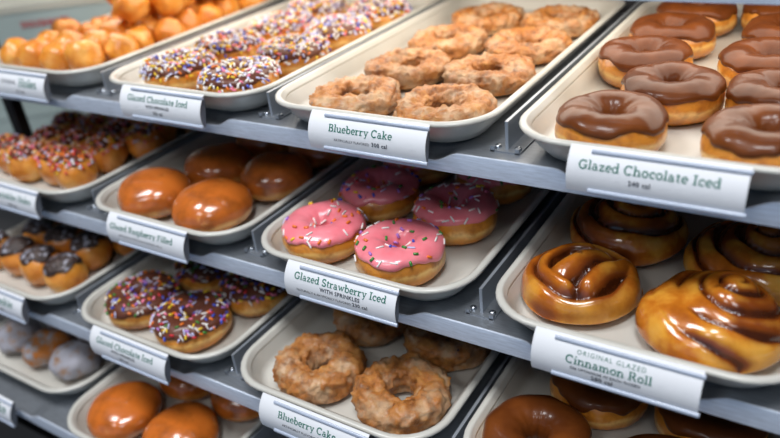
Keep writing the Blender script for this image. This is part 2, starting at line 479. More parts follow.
# strawberry iced with sprinkles
rnd = random.Random(11)
srings = [Ring(.0246, .0158, .0168, s) for s in (11, 12, 13, 14)]
SC = ['white']*5 + ['lilac']*2 + ['orange', 'orange', 'blue', 'blue', 'green', 'purple', 'purple', 'red', 'yellow', 'pink']
straw = []
for i, (x, y, rz, lab) in enumerate([(.547, .046, .5, 'pink strawberry iced doughnut with orange and white sprinkles beside the tray corner'),
        (.633, .036, 2.2, 'pink strawberry iced doughnut with green and blue sprinkles, centre front of its tray'),
        (.556, .128, 3.6, 'shaded pink strawberry iced doughnut behind the two front ones, against the raspberry side'),
        (.645, .119, 4.8, 'pink strawberry iced doughnut with many white sprinkles in the tray second row'),
        (.556, .210, 1.0, 'dark pink iced doughnut hidden deep in the tray under the Blueberry Cake label'),
        (.648, .203, 2.0, 'dark pink iced doughnut deepest behind the white-sprinkled strawberry doughnut')]):
    if i < 4:
        r = srings[i]
        o = iced('strawberry_iced_doughnut', r, M['pink'], i+20.0, lab, 'strawberry iced doughnuts', at('B', x, y), rz)
        sprinkle_parts(o, r, rnd, (46, 48, 46, 56)[i], .0022, [['white']*5+['lilac', 'orange', 'orange', 'orange', 'blue', 'purple', 'yellow', 'pink', 'red'], ['white']*4+['lilac', 'green', 'green', 'green', 'blue', 'blue', 'orange', 'purple', 'orange'], SC, SC+['white']*6][i], .0046)
        straw.append(o)
    else: dup(straw[i-4], at('B', x, y), rz, lab, 'strawberry iced doughnuts')

# chocolate iced with sprinkles
CC = ['white', 'white', 'white', 'orange', 'orange', 'yellow', 'blue', 'blue', 'green', 'purple', 'pink', 'red', 'lilac', 'lilac']
crings = [Ring(.0240, .0165, .0165, s) for s in (31, 32, 33)]
cs = []
for i, (x, y, rz, lab) in enumerate([(.324, .046, .4, 'chocolate doughnut with rainbow sprinkles, at the tray corner beside the crumb-topped doughnut holes'),
        (.408, .034, 2.5, 'frontmost chocolate doughnut thick with rainbow sprinkles on the third shelf'),
        (.350, .126, 4.1, 'shaded chocolate sprinkle doughnut behind the two front ones on the third shelf'),
        (.447, .108, 5.5, 'shaded chocolate sprinkle doughnut against the tray wall next to the blueberry cake tray')]):
    r = crings[i % 3]
    if i < 3:
        o = iced('sprinkled_chocolate_doughnut', r, M['choc_dark'], i+40.0, lab, 'chocolate sprinkle doughnuts on the third shelf', at('C', x, y), rz)
        sprinkle_parts(o, r, rnd, 98, .0022, CC, .0030, 1.0)
        sm = link('sprinkle_coat', sprinkle_mass(r, rnd, 60, .0022, ['white', 'orange', 'yellow', 'blue', 'green', 'purple', 'pink', 'lilac'], .0036), o); sm['kind'] = 'stuff'
        cs.append(o)
    else: dup(cs[0], at('C', x, y), rz, lab, 'chocolate sprinkle doughnuts on the third shelf')
a1 = []
lst = [(.332, .048, .2), (.425, .040, 1.9), (.328, .132, 3.3), (.426, .126, 4.4), (.335, .216, 5.3), (.424, .212, .9), (.328, .300, 2), (.427, .298, 3)]
labs = rl('chocolate doughnut coated in rainbow sprinkles', 'top shelf tray', 2, 10)
arings = [Ring(.0240, .0152, .0160, s) for s in (51, 52, 53)]
for i, (x, y, rz) in enumerate(lst):
    if i < 3:
        r = arings[i]
        o = iced('sprinkled_chocolate_doughnut', r, M['choc_dark'], i+60.0, labs[i], 'chocolate sprinkle doughnuts on the top shelf', at('A', x, y), rz)
        sm = link('sprinkle_coat', sprinkle_mass(r, rnd, 300, .0022, ['white', 'white', 'lilac', 'white', 'white', 'orange', 'yellow', 'blue', 'pink', 'lilac', 'white', 'orange', 'yellow', 'lilac'], .0024, lo=.3, hi=3.0), o); sm['kind'] = 'stuff'
        a1.append(o)
    else: dup(a1[i % 3], at('A', x, y), rz, labs[i], 'chocolate sprinkle doughnuts on the top shelf')

# blueberry cake doughnuts: cracked, craggy rings
def cake_mesh(seed, R=.0265, a=.0182, b=.0165, wob=.0022):
    m = MB(); L = []; att = []; nu, nv = 110, 44
    o = Vector((seed*3.7, seed*1.3, seed*2.9))
    rg = Ring(R, a, b, seed, wob)
    for i in range(nu):
        u = 2*PI*i/nu; row = []
        for j in range(nv):
            p = 2*PI*j/nv
            q = rg.pt(u, p)
            c = q*70
            t = noise.turbulence(c+o, 4, False)
            rid = 1-abs(noise.noise(q*48+o*2))*2
            lum = noise.noise(q*38+o)
            up = max(0, math.sin(p))
            # the crack that runs round the top of the ring
            ph = p - (PI*.62 + .45*noise.noise(Vector((math.cos(u)*1.6, math.sin(u)*1.6, seed))))
            crack = -math.exp(-(ph/.16)**2)*.0030
            fine = noise.turbulence(q*190+o, 3, False)
            d = lum*.0015 + (t-.5)*.0026 + (fine-.45)*.0030 + crack*up
            n = rg.nrm(u, p)
            k = q + n*d*(1 if math.sin(p) > -.5 else .2)
            k.z = max(0, k.z)
            row.append(k); att.append(max(0, min(1, .5+lum*.8 - t*.25 + crack*60*up - (fine-.45)*.5)))
        L.append(row)
    L.append(L[0]); m.loft(L, (False, False)); k = len(m.v)-nv
    m.f = [tuple((v-k) if v >= k else v for v in f) for f in m.f]; m.v = m.v[:k]
    return m.mesh('cake_doughnut', M['cake'], True, ('crag', att))
cm = [cake_mesh(s) for s in (71, 72, 73, 74)]
cmf = [cake_mesh(s, .0284, .0172, .0128, .0010) for s in (75, 76, 77, 78)]
labs = rl('craggy brown blueberry cake doughnut', 'top shelf tray', 2, 10)
for i, (x, y, rz) in enumerate([(.560, .043, .4), (.652, .046, 2.0), (.566, .135, 3.3), (.662, .137, 5.1), (.560, .228, 1.1), (.656, .230, 4.2), (.566, .321, 2.7), (.660, .323, .1)]):
    tag(link('blueberry_cake_doughnut', cmf[i % 4], None, at('A', x, y), rz), labs[i], 'doughnut', 'blueberry cake doughnuts on the top shelf')
for i, (x, y, rz, lab) in enumerate([(.572, .038, 1.4, 'glazed blueberry cake doughnut with round hole at the front, beside the sprinkle tray'),
        (.660, .040, 3.0, 'glazed blueberry cake doughnut with ragged hole at the front, right of its twin'),
        (.577, .126, 5.0, 'shaded blueberry cake doughnut directly under the Glazed Strawberry Iced label'),
        (.668, .128, 2.4, 'shaded blueberry cake doughnut behind the ragged one on the third shelf')]):
    tag(link('blueberry_cake_doughnut', cm[(i+1) % 4], None, at('C', x, y), rz), lab, 'doughnut', 'blueberry cake doughnuts on the third shelf')

# round filled doughnuts
def dome_mesh(seed, R, H, name, mat, lump=.0016):
    m = MB(); L = []; nu, nv = 48, 24; o = Vector((seed*2.3, seed*4.1, seed))
    for j in range(nv+1):
        p = -PI/2 + PI*j/nv; row = []
        for i in range(nu):
            u = 2*PI*i/nu
            cp, sp = math.cos(p), math.sin(p)
            r = R*max(cp, 0)**.82
            zc = H*.42
            z = zc + (H-zc)*math.copysign(abs(sp)**.95, sp) if sp > 0 else zc + zc*math.copysign(abs(sp)**.75, sp)*1.08
            q = Vector((r*math.cos(u), r*math.sin(u), z))
            w = noise.noise(q*26+o)*lump*1.6 + noise.noise(q*60+o)*lump*.5
            k = q*(1+w/R); k.z = max(0, q.z + w*max(0, sp))
            row.append(k)
        L.append(row)
    m.loft(L); return m.mesh(name, mat)
fm = [dome_mesh(s, .0415, .042, 'filled_doughnut', M['filled']) for s in (81, 82, 83)]
for i, (x, y, rz, lab) in enumerate([(.324, .036, .3, 'shiny brown raspberry filled doughnut above the Glazed Raspberry Filled label'),
        (.414, .025, 1.3, 'largest shiny raspberry filled doughnut with two highlights, in front of its tray'),
        (.354, .117, 2.3, 'shiny raspberry filled doughnut in the second row, between the front pair'),
        (.443, .107, 3.3, 'shiny raspberry filled doughnut beside the strawberry tray'),
        (.350, .208, 4.3, 'raspberry filled doughnut in deep shadow, third row beside the sprinkled holes'),
        (.440, .200, 5.3, 'raspberry filled doughnut in deep shadow, third row next to strawberry tray')]):
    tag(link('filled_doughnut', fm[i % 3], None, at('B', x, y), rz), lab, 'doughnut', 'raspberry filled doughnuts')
gm = [dome_mesh(s, .0405, .038, 'glazed_doughnut', M['glazed_shell']) for s in (84, 85, 86)]
for i, (x, y, rz, lab) in enumerate([(.340, .030, .3, 'plain orange glazed doughnut at the front corner of the lowest tray'),
        (.424, .034, 1.3, 'plain orange glazed doughnut at bottom centre of the lowest tray'),
        (.362, .112, 2.3, 'plain orange glazed doughnut partly under the Glazed Chocolate Iced label'),
        (.450, .116, 3.3, 'shaded plain glazed doughnut next to the lower Blueberry Cake label')]):
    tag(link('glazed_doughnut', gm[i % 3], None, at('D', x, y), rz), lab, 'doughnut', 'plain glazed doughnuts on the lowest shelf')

# doughnut holes
def ball(seed, r, name, mat, lump=.1, flat=1.0):
    m = MB(); L = []; nu, nv = 26, 16; o = Vector((seed*1.9, seed*2.7, seed*.7))
    for j in range(nv+1):
        p = -PI/2+PI*j/nv; row = []
        for i in range(nu):
            u = 2*PI*i/nu
            d = Vector((math.cos(p)*math.cos(u), math.cos(p)*math.sin(u), math.sin(p)))
            k = r*(1+lump*(noise.noise(d*1.5+o)+.35*noise.noise(d*4+o)))
            q = d*k; q.z = (max(q.z, -r*.88)+r*.88)*flat
            row.append(q)
        L.append(row)
    m.loft(L); return m.mesh(name, mat)
rnd = random.Random(5)
hm = [ball(s, r_, 'doughnut_hole', M['hole'], .17) for s, r_ in zip(range(91, 97), (.0205, .0222, .0195, .0212, .0225, .02))]
COLN = ['first', 'second', 'third', 'fourth', 'fifth']
g = 'plain glazed doughnut holes on the top shelf'
nr = 0
def hole_label(what, c, r, tray): return '%s, %s from left, %s row of the %s' % (what, COLN[c], ROWS[r], tray)
for r in range(9):
    n = 4
    for c in range(n):
        x = .0515 + (.0215 if r % 2 else 0) + c*.0435 + rnd.uniform(-.001, .001); y = .040 + r*.0405 + rnd.uniform(-.001, .001)
        tag(link('doughnut_hole', hm[rnd.randrange(6)], None, at('A', x-.004, y), rnd.uniform(0, 6)), hole_label('plain golden doughnut hole', c, r, 'heaped top tray'), 'doughnut hole', g)
for r in range(8):
    n = 3 if r % 2 == 0 else 4
    for c in range(n):
        if r < 2 or c == 0 or (r == 2 and c == 1): continue
        x = .048 + c*.0435 + (.022 if r % 2 == 0 else .0)+ .008 + rnd.uniform(-.002, .002); y = .040 + .022 + r*.0405 + rnd.uniform(-.002, .002)
        tag(link('doughnut_hole', hm[rnd.randrange(6)], None, at('A', x-.004, y, .015+.004*min(r, 3)), rnd.uniform(0, 6)), '%s golden doughnut hole on top of the heap, %s from left, %s row' % ('plain', COLN[c], ROWS[r]), 'doughnut hole', g)

def cap_mesh(seed, r, name, mat, lo=.2, th=.0016, lump=.09):
    m = MB(); L = []; nu, nv = 26, 10; o = Vector((seed*1.9, seed*2.7, seed*.7))
    for j in range(nv+2):
        row = []
        for i in range(nu):
            u = 2*PI*i/nu
            e = lo + .35*noise.noise(Vector((math.cos(u)*1.5, math.sin(u)*1.5, seed*1.0)))
            t = max(0, (j-1)/nv); p = e + (PI/2-e)*t
            d = Vector((math.cos(p)*math.cos(u), math.cos(p)*math.sin(u), math.sin(p)))
            k = r*(1+lump*(noise.noise(d*1.5+o)+.35*noise.noise(d*4+o))) + (th if j > 0 else -.001)
            q = d*k; q.z = max(q.z, -r*.88)+r*.88
            row.append(q)
        L.append(row)
    m.loft(L, (False, True)); return m.mesh(name, mat)
def ball_sprinkles(seed, r, cols, count):
    m = MB(); rr = random.Random(seed); o = Vector((seed*1.9, seed*2.7, seed*.7))
    for q in range(count):
        u = rr.uniform(0, 2*PI); p = math.asin(rr.uniform(.35, 1))
        d = Vector((math.cos(p)*math.cos(u), math.cos(p)*math.sin(u), math.sin(p)))
        k = r*(1+.09*(noise.noise(d*1.5+o)+.35*noise.noise(d*4+o))) + .0018
        c = d*k; c.z += r*.88
        capsule(m, c, Vector((rr.uniform(-1, 1), rr.uniform(-1, 1), rr.uniform(-1, 1))), d, .0042, .0011, rr.randrange(len(cols)))
    return m.mesh('sprinkle_coat', [SPR[c] for c in cols])
def topped_protos(kind, seeds, r):
    out = []
    for s in seeds:
        root = link('doughnut_hole', None); root.empty_display_size = .01; root['category'] = 'doughnut hole'
        link('dough', ball(s, r, 'hole_dough', M['hole'], .09), root)
        if kind == 'sprinkle':
            t = link('icing', cap_mesh(s, r, 'hole_icing', M['choc_dark'], .72), root)
            q = link('sprinkle_coat', ball_sprinkles(s, r, ['red', 'orange', 'orange', 'white', 'orange', 'red', 'pink', 'lilac', 'yellow'], 110), root); q['kind'] = 'stuff'
        else:
            link('crumb_topping', cap_mesh(s, r, 'crumb_topping', M['crumb'], .62, .0022), root)
        out.append(root)
    return out
def fill(L, protos, what, tray, group, x0, dx, ys, rnd, n=4):
    used = set(); dy = ys[1]
    for r in range(ys[2]):
        for c in range(n - r % 2):
            x = x0 + (dx/2 if r % 2 else 0) + c*dx + rnd.uniform(-.0012, .0012); y = ys[0]+r*dy + rnd.uniform(-.0012, .0012)
            v = rnd.randrange(len(protos)) if len(used) == len(protos) else len(used)
            lab = hole_label(what, c, r, tray); rz = rnd.uniform(0, 6)
            if v not in used:
                used.add(v); p = protos[v]; p.location = at(L, x, y); p.rotation_euler = (0, 0, rz); tag(p, lab, None, group)
            else: dup(protos[v], at(L, x, y), rz, lab, group)
fill('B', topped_protos('sprinkle', (101, 102, 103, 104), .0243), 'sprinkle-topped doughnut hole', 'second shelf tray', 'sprinkle topped doughnut holes', .056, .0490, (.041, .0450, 7), rnd)
fill('C', topped_protos('crumb', (111, 112, 113, 114), .0243), 'cookie-crumb doughnut hole', 'third shelf tray', 'cookie crumb doughnut holes', .058, .0490, (.040, .0450, 6), rnd)
pm = [ball(s, .0285, 'powdered_doughnut', M['powder'], .2, .74) for s in (121, 122, 123)]
for i, (x, y, lab) in enumerate([(.160, .046, 'powdered doughnut with a bare orange patch, front row of the lowest tray'), (.219, .046, 'front powdered doughnut nearest the lowest tray corner'),
        (.108, .066, 'powdered doughnut at the frame edge beside the orange-patched one'), (.190, .094, 'grey powdered doughnut in the middle of the lowest tray'),
        (.135, .105, 'shaded powdered doughnut at the back, beneath the crumb-topped holes'), (.246, .098, 'powdered doughnut against the tray wall beside the glazed doughnuts'),
        (.080, .115, 'powdered doughnut at the back, cut by the frame edge'), (.225, .148, 'powdered doughnut hidden deepest on the lowest shelf by the glazed tray')]):
    tag(link('powdered_doughnut', pm[i % 3] if i else ball(124, .0285, 'powdered_doughnut', M['powder_bare'], .2, .74), None, at('D', x, y), i*1.3), lab, 'doughnut', 'powdered doughnuts')

# cinnamon rolls
def roll_mesh(R, H, seed, ridge, amp, hb=.35, peak=None, pk=0, smear=None):
    """a mound whose top is carved by ridge(x, y) -> 1 on a crest, 0 in a groove"""
    m = MB(); L = []; att = []; nu, nv = 200, 90; o = Vector((seed*2.1, seed*.9, seed*3.3))
    for j in range(nv+1):
        p_ = PI/2 - j/nv*PI*.93; row = []
        for i in range(nu):
            u = 2*PI*i/nu
            cp, sp = math.cos(p_), math.sin(p_)
            rad = R*(1+.07*noise.noise(Vector((math.cos(u)*1.1, math.sin(u)*1.1, seed))))
            rho = max(cp, 0)**.8*rad
            x, y = rho*math.cos(u), rho*math.sin(u)
            zc = H*hb
            z = zc+(H-zc)*max(sp, 0)**.9 if sp >= 0 else zc-zc*abs(sp)**.8*1.02
            if peak: z += pk*math.exp(-((x-peak[0])**2+(y-peak[1])**2)/(.024**2))*max(sp, 0)
            w = Vector((x*38, y*38, z*20))+o
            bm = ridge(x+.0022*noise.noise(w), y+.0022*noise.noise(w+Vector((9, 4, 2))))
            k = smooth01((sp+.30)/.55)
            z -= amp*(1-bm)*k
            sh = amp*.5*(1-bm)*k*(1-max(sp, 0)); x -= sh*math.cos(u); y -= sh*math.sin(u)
            row.append((x, y, max(0, z + .0020*noise.noise(Vector((x*55, y*55, z*55))+o)*k)))
            sm = 0
            if smear:
                sm = smear[3]*smooth01((smear[2]-math.hypot(x-smear[0], y-smear[1]))/.022)*smooth01(.55+1.1*noise.noise(Vector((x*30, y*30, z*30))+o))*k
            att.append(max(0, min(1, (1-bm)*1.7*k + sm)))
        L.append(row)
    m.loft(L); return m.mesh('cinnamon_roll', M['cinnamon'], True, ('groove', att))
def spiral(sc, p, turn, ex=.8, calm=None):
    def f(x, y):
        dx, dy = x-sc[0], y-sc[1]; r = math.hypot(dx, dy); th = math.atan2(dy, dx)
        ph = (r/p)**ex - th/(2*PI) + turn
        if r < p*.42: return 1.0
        f_ = ph-math.floor(ph)
        # each lap of dough overhangs the one outside it: steep inner side, rounded outer side
        b = math.sqrt(max(0, 1-(2*f_**.8-1)**2))
        fade = smooth01((r-p*.42)/(p*.4))
        if calm: fade *= 1-.85*smooth01((calm[2]-math.hypot(x-calm[0], y-calm[1]))/.016)
        return 1-(1-b)*fade
    return f
def fold(R):
    """one lap of dough round a thick diagonal fold"""
    ax = math.radians(60); ca, sa = math.cos(ax), math.sin(ax)
    def f(x, y):
        r = math.hypot(x, y)/R; th = math.atan2(y, x)
        a = (x*ca+y*sa)/R; b_ = (-x*sa+y*ca)/R
        ring = max(0, 1-((r-.87)/.18)**2)*(1-.25*math.exp(-((th+1.3)/.8)**2))
        lap = max(0, 1-((r-.60)/.13)**2)*smooth01((abs(th)-1.2)/.5)*.9
        tongue = max(0, 1-(b_/.26)**2)*max(0, 1-(abs(a+.02)/.64)**6)
        flap = max(0, 1-((b_+.44-.15*a)/.20)**2)*smooth01((a+.55)/.3)*.95
        core = max(ring, lap, tongue, flap)
        return min(1, core**.5 if core > 0 else 0)
    return f
for i, (x, y, rz, lab, args) in enumerate([
        (.885, .048, 0, 'largest golden cinnamon roll with a raised spiral, right above the Cinnamon Roll label end', dict(R=.0505, H=.040, seed=1, ridge=spiral((.011, .012), .0088, .30, .80, (-.040, -.024, .040)), amp=.0062, peak=(.011, .012), pk=.010, smear=(.022, -.004, .040, .55))),
        (.786, .060, 0, 'orange cinnamon roll with a folded twist, at the tray corner', dict(R=.0475, H=.036, seed=2, ridge=fold(.049), amp=.013, hb=.28, peak=(0, 0), pk=.006, smear=(0, 0, .06, .3))),
        (.796, .150, 1.5, 'dark glossy cinnamon roll in shade under the Glazed Chocolate Iced label', dict(R=.050, H=.040, seed=3, ridge=spiral((.004, -.004), .0095, .6), amp=.0068, peak=(.004, -.004), pk=.008, smear=(0, 0, .05, .7))),
        (.898, .138, 4, 'dark glossy cinnamon roll in shade with a bright wet spiral centre', dict(R=.051, H=.040, seed=4, ridge=spiral((-.004, .004), .0098, .2), amp=.007, peak=(-.004, .004), pk=.010, smear=(0, 0, .05, .7))),
        (.80, .255, 2, 'cinnamon roll hidden deep in the tray behind the shaded one', dict(R=.049, H=.042, seed=5, ridge=spiral((0, 0), .016, .2), amp=.008)),
        (.90, .245, 3, 'cinnamon roll hidden deepest behind the wet spiral one', dict(R=.049, H=.042, seed=6, ridge=spiral((0, 0), .016, .5), amp=.008))]):
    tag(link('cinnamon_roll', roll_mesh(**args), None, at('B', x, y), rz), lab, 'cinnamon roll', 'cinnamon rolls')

# ------------------------------------------------------------------ label lettering (slab serif drawn stroke by stroke)
def arc(cx, cy, rx, ry, a0, a1, n=12):
    return [(cx+rx*math.cos(math.radians(a0+(a1-a0)*i/n)), cy+ry*math.sin(math.radians(a0+(a1-a0)*i/n))) for i in range(n+1)]
T_, t_ = .125, .07
def vs(x, y0, y1): return (T_, [(x, y0+(y1-y0)*i/3) for i in range(4)])
def sf(x, y, w=.14): return (t_, [(x-w, y), (x+w, y)])
X = .5
GL = {
 'a': (.54, [(t_+.02, arc(.22, .33, .15, .15, 150, 30)), vs(.37, .04, .36), (.09, arc(.22, .15, .15, .13, 20, 340, 14)), sf(.45, .035, .07)]),
 'b': (.58, [vs(.12, .03, .72), sf(.06, .73, .09), (.1, arc(.31, .25, .19, .22, 170, -170, 16))]),
 'c': (.47, [(.11, arc(.27, .25, .19, .22, 45, 315, 14)), (.1, [(.40, .32), (.40, .44)])]),
 'd': (.60, [vs(.44, .03, .72), sf(.38, .73, .09), sf(.51, .035, .07), (.1, arc(.25, .25, .18, .22, 10, 350, 16))]),
 'e': (.50, [(.11, arc(.26, .25, .19, .22, 0, 315, 16)), (t_, [(.08, .26), (.45, .26)])]),
 'h': (.62, [vs(.13, .03, .72), sf(.07, .73, .09), sf(.13, .035), (.1, arc(.30, .28, .17, .18, 170, 0, 9)), vs(.47, .03, .29), sf(.47, .035)]),
 'i': (.32, [vs(.16, .03, .46), sf(.09, .465, .08), sf(.16, .035), (.13, [(.10, .66), (.22, .66)])]),
 'k': (.60, [vs(.13, .03, .72), sf(.07, .73, .09), sf(.13, .035, .12), (.08, [(.16, .22), (.42, .46)]), sf(.42, .465, .12), (.11, [(.24, .29), (.46, .05)]), sf(.46, .035, .12)]),
 'l': (.30, [vs(.15, .03, .72), sf(.09, .73, .09), sf(.15, .035)]),
 'm': (.90, [vs(.13, .03, .46), sf(.07, .465, .09), sf(.13, .035, .12), (.09, arc(.28, .30, .15, .16, 170, 0, 9)), vs(.43, .03, .30), sf(.43, .035, .12), (.09, arc(.60, .30, .15, .16, 170, 0, 9)), vs(.75, .03, .30), sf(.75, .035, .12)]),
 'n': (.62, [vs(.13, .03, .46), sf(.07, .465, .09), sf(.13, .035), (.1, arc(.30, .29, .17, .17, 170, 0, 9)), vs(.47, .03, .29), sf(.47, .035)]),
 'o': (.54, [(.11, arc(.27, .25, .20, .22, 0, 360, 18))]),
 'p': (.58, [vs(.12, -.2, .46), sf(.06, .465, .09), sf(.12, -.2), (.1, arc(.31, .25, .19, .22, 170, -170, 16))]),
 'r': (.46, [vs(.13, .03, .46), sf(.07, .465, .09), sf(.15, .035, .15), (.1, arc(.31, .30, .16, .15, 165, 60, 7)), (.12, [(.38, .40), (.38, .46)])]),
 's': (.44, [(.1, arc(.22, .36, .14, .12, 20, 250, 9) + arc(.22, .14, .15, .12, 75, -160, 10)), ]),
 't': (.38, [vs(.17, .10, .62), (t_, [(.03, .465), (.34, .465)]), (.09, arc(.25, .11, .08, .08, 180, 320, 6))]),
 'u': (.62, [vs(.13, .2, .46), sf(.07, .465, .09), (.1, arc(.29, .20, .16, .17, 180, 340, 9)), vs(.47, .03, .46), sf(.41, .465, .09), sf(.54, .035, .07)]),
 'w': (.80, [(.11, [(.10, .46), (.26, .05)]), (t_, [(.26, .05), (.40, .46)]), (.11, [(.40, .46), (.55, .05)]), (t_, [(.55, .05), (.70, .46)]), sf(.10, .465, .1), sf(.70, .465, .1)]),
 'y': (.58, [(.11, [(.12, .46), (.30, .06)]), (.08, [(.48, .46), (.26, -.14), (.12, -.19)]), sf(.12, .465, .12), sf(.47, .465, .11)]),
 'z': (.48, [(t_+.02, [(.07, .455), (.41, .455)]), (.1, [(.39, .44), (.09, .06)]), (t_+.02, [(.07, .04), (.42, .04)]), (t_, [(.08, .46), (.08, .36)]), (t_, [(.42, .03), (.42, .15)])]),
 'G': (.76, [(.12, arc(.38, .36, .29, .33, 50, 340, 18)), (.12, [(.63, .10), (.63, .30)]), sf(.58, .32, .15), (.09, [(.60, .52), (.60, .70)])]),
 'C': (.72, [(.12, arc(.38, .36, .29, .33, 48, 315, 18)), (.09, [(.60, .52), (.60, .70)])]),
 'I': (.38, [vs(.19, .03, .70), sf(.19, .70, .17), sf(.19, .035, .17)]),
 'B': (.68, [vs(.17, .03, .70), (t_, [(.04, .70), (.36, .70)]), (t_, [(.04, .035), (.38, .035)]), (t_, [(.17, .38), (.38, .38)]), (.11, arc(.36, .54, .17, .155, 90, -90, 9)), (.12, arc(.38, .205, .20, .17, 90, -90, 9))]),
 'R': (.74, [vs(.17, .03, .70), (t_, [(.04, .70), (.36, .70)]), sf(.17, .035, .15), (t_, [(.17, .36), (.36, .36)]), (.12, arc(.36, .53, .19, .165, 90, -90, 9)), (.12, [(.38, .35), (.60, .05)]), sf(.63, .035, .1)]),
 'F': (.64, [vs(.17, .03, .70), (t_, [(.04, .70), (.56, .70)]), (.08, [(.56, .70), (.56, .54)]), sf(.17, .035, .15), (t_, [(.17, .38), (.42, .38)]), (.07, [(.42, .29), (.42, .47)])]),
 'S': (.60, [(.12, arc(.30, .53, .20, .165, 30, 255, 10) + arc(.30, .19, .21, .165, 75, -160, 11)), (.08, [(.48, .54), (.48, .70)]), (.08, [(.10, .02), (.10, .18)])]),
 'H': (.80, [vs(.18, .03, .70), vs(.62, .03, .70), sf(.18, .7, .15), sf(.18, .035, .15), sf(.62, .7, .15), sf(.62, .035, .15), (t_, [(.18, .37), (.62, .37)])]),
 'O': (.78, [(.12, arc(.39, .36, .30, .33, 0, 360, 22))]),
 'D': (.76, [vs(.17, .03, .70), (t_, [(.04, .70), (.36, .70)]), (t_, [(.04, .035), (.36, .035)]), (.12, arc(.36, .367, .31, .333, 90, -90, 14))]),
}
def serif_text(txt):
    x = 0; tris = []
    for ch in txt:
        if ch == ' ': x += .28; continue
        adv, st = GL[ch]
        for w, pts in st:
            n = len(pts); L = []; R_ = []
            for i, (px, py) in enumerate(pts):
                a = pts[max(0, i-1)]; c = pts[min(n-1, i+1)]
                dx, dy = c[0]-a[0], c[1]-a[1]; d = math.hypot(dx, dy) or 1
                nx, ny = -dy/d*w/2, dx/d*w/2
                L.append((x+px+nx, py+ny)); R_.append((x+px-nx, py-ny))
            for i in range(n-1): tris.append([L[i], R_[i], R_[i+1], L[i+1]])
        x += adv+.02
    return tris, x
def sans_text(txt, spacing=1.0, bold=0):
    cu = bpy.data.curves.new('tmp', 'FONT'); cu.body = txt; cu.size = 1.0; cu.space_character = spacing; cu.resolution_u = 2; cu.offset = bold
    o = bpy.data.objects.new('tmp', cu); COL.objects.link(o)
    me = bpy.data.meshes.new_from_object(o.evaluated_get(bpy.context.evaluated_depsgraph_get()))
    q = [[(me.vertices[i].co.x, me.vertices[i].co.y) for i in p.vertices] for p in me.polygons]
    xs = [v.co.x for v in me.vertices]
    w0, w1 = min(xs), max(xs)
    bpy.data.objects.remove(o); bpy.data.meshes.remove(me); bpy.data.curves.remove(cu)
    return [[(x-w0, y) for x, y in p] for p in q], w1-w0

TILT = math.radians(15.0); TGW = .114; TGH = .0305
def make_label(L, k, lines, label, du=0):
    """lines: (kind, text, width in label widths, baseline v (0..1), centre u offset, ink)"""
    y0, z0 = LEV[L]
    root = tag(link('shelf_label', None, None, (k*P+P/2+DU.get((L, k), 0), y0-.0205, z0+.0140)), label, 'label', 'shelf labels'); root.empty_display_size = .02
    n = Vector((0, -math.cos(TILT), math.sin(TILT))); vv = Vector((0, math.sin(TILT), math.cos(TILT)))
    def S_(u, v, off=0):
        t = v/TGH
        bul = .0048*(1-(2*t-1)**2)
        return Vector((u, 0, 0)) + vv*v + n*(bul+off)
    # paper
    m = MB(); loops = []; nv = 14
    for x in (-TGW/2, TGW/2):
        loops.append([S_(x, TGH*(-.0+1.05*j/nv)) for j in range(nv+1)] + [S_(x, TGH*(1.05*j/nv), -.0006) for j in range(nv, -1, -1)])
    m.loft(loops); sharp(link('card', m.mesh('card', M['paper']), root), 40)
    # holder behind the card, C-shaped, closed right end
    m = MB(); loops = []
    for x in (-TGW/2+.014, TGW/2-.0012):
        loops.append([S_(x, TGH*(.03+.94*j/nv), -.0012) for j in range(nv+1)] + [S_(x, TGH*(.03+.94*j/nv), -.0012-.0026-.0048*(1-(2*j/nv-1)**2)) for j in range(nv, -1, -1)])
    m.loft(loops); h = sharp(link('holder', m.mesh('holder', M['holder']), root), 40)
    # clip that grips the shelf lip
    m = MB(); m.box(-TGW/2+.02, TGW/2-.02, .0035, .0202, -.0135+.0142, -.0135+.0158); m.box(-TGW/2+.02, TGW/2-.02, .0035, .0050, .0022, .018)
    link('clip', m.mesh('clip', M['holder'], False), root)
    for nm, v in (('upper_rail', .955), ('lower_rail', .055)):
        m = MB(); loops = []
        for x in (-TGW/2+.0155, TGW/2+.0012):
            c = S_(x, TGH*v, .0008)
            loops.append([c + vv*(.0017*math.cos(a)) + n*(.0012*math.sin(a)) for a in [i*PI/6 for i in range(12)]])
        m.loft(loops); sharp(link(nm, m.mesh(nm, M['rail']), root), 50)
    for kind, txt, w, v, cu, ink in lines:
        if kind == 'serif': q, tw = serif_text(txt)
        elif kind == 'wide': q, tw = sans_text(txt, 1.25)
        elif kind == 'bold': q, tw = sans_text(txt, 1.1, .02)
        else: q, tw = sans_text(txt)
        s = w*TGW/tw; m = MB()
        for poly in q:
            m.add([S_(cu*TGW + (x-tw/2)*s, v*TGH + y*s, .00025) for x, y in poly], [tuple(range(len(poly)))])
        link('lettering', m.mesh('lettering', M[ink], False), root)
    return root
make_label('A', 3, [('serif', 'Glazed Chocolate Iced', .80, .56, -.03, 'teal'), ('bold', '240 cal', .125, .33, -.065, 'ink')], 'white label reading Glazed Chocolate Iced 240 cal in front of the chocolate iced tray')
make_label('A', 2, [('serif', 'Blueberry Cake', .55, .55, -.04, 'teal'), ('sans', 'ARTIFICIALLY FLAVORED', .31, .30, -.11, 'ink'), ('bold', '300 cal', .13, .30, .13, 'ink')], 'white label reading Blueberry Cake on the top shelf')
make_label('A', 1, [('serif', 'Glazed Chocolate Iced', .75, .60, -.02, 'teal'), ('bold', 'WITH SPRINKLES', .29, .42, -.015, 'ink'), ('bold', '250 cal', .12, .22, -.02, 'ink')], 'blurred white label reading Glazed Chocolate Iced with Sprinkles on the top shelf')
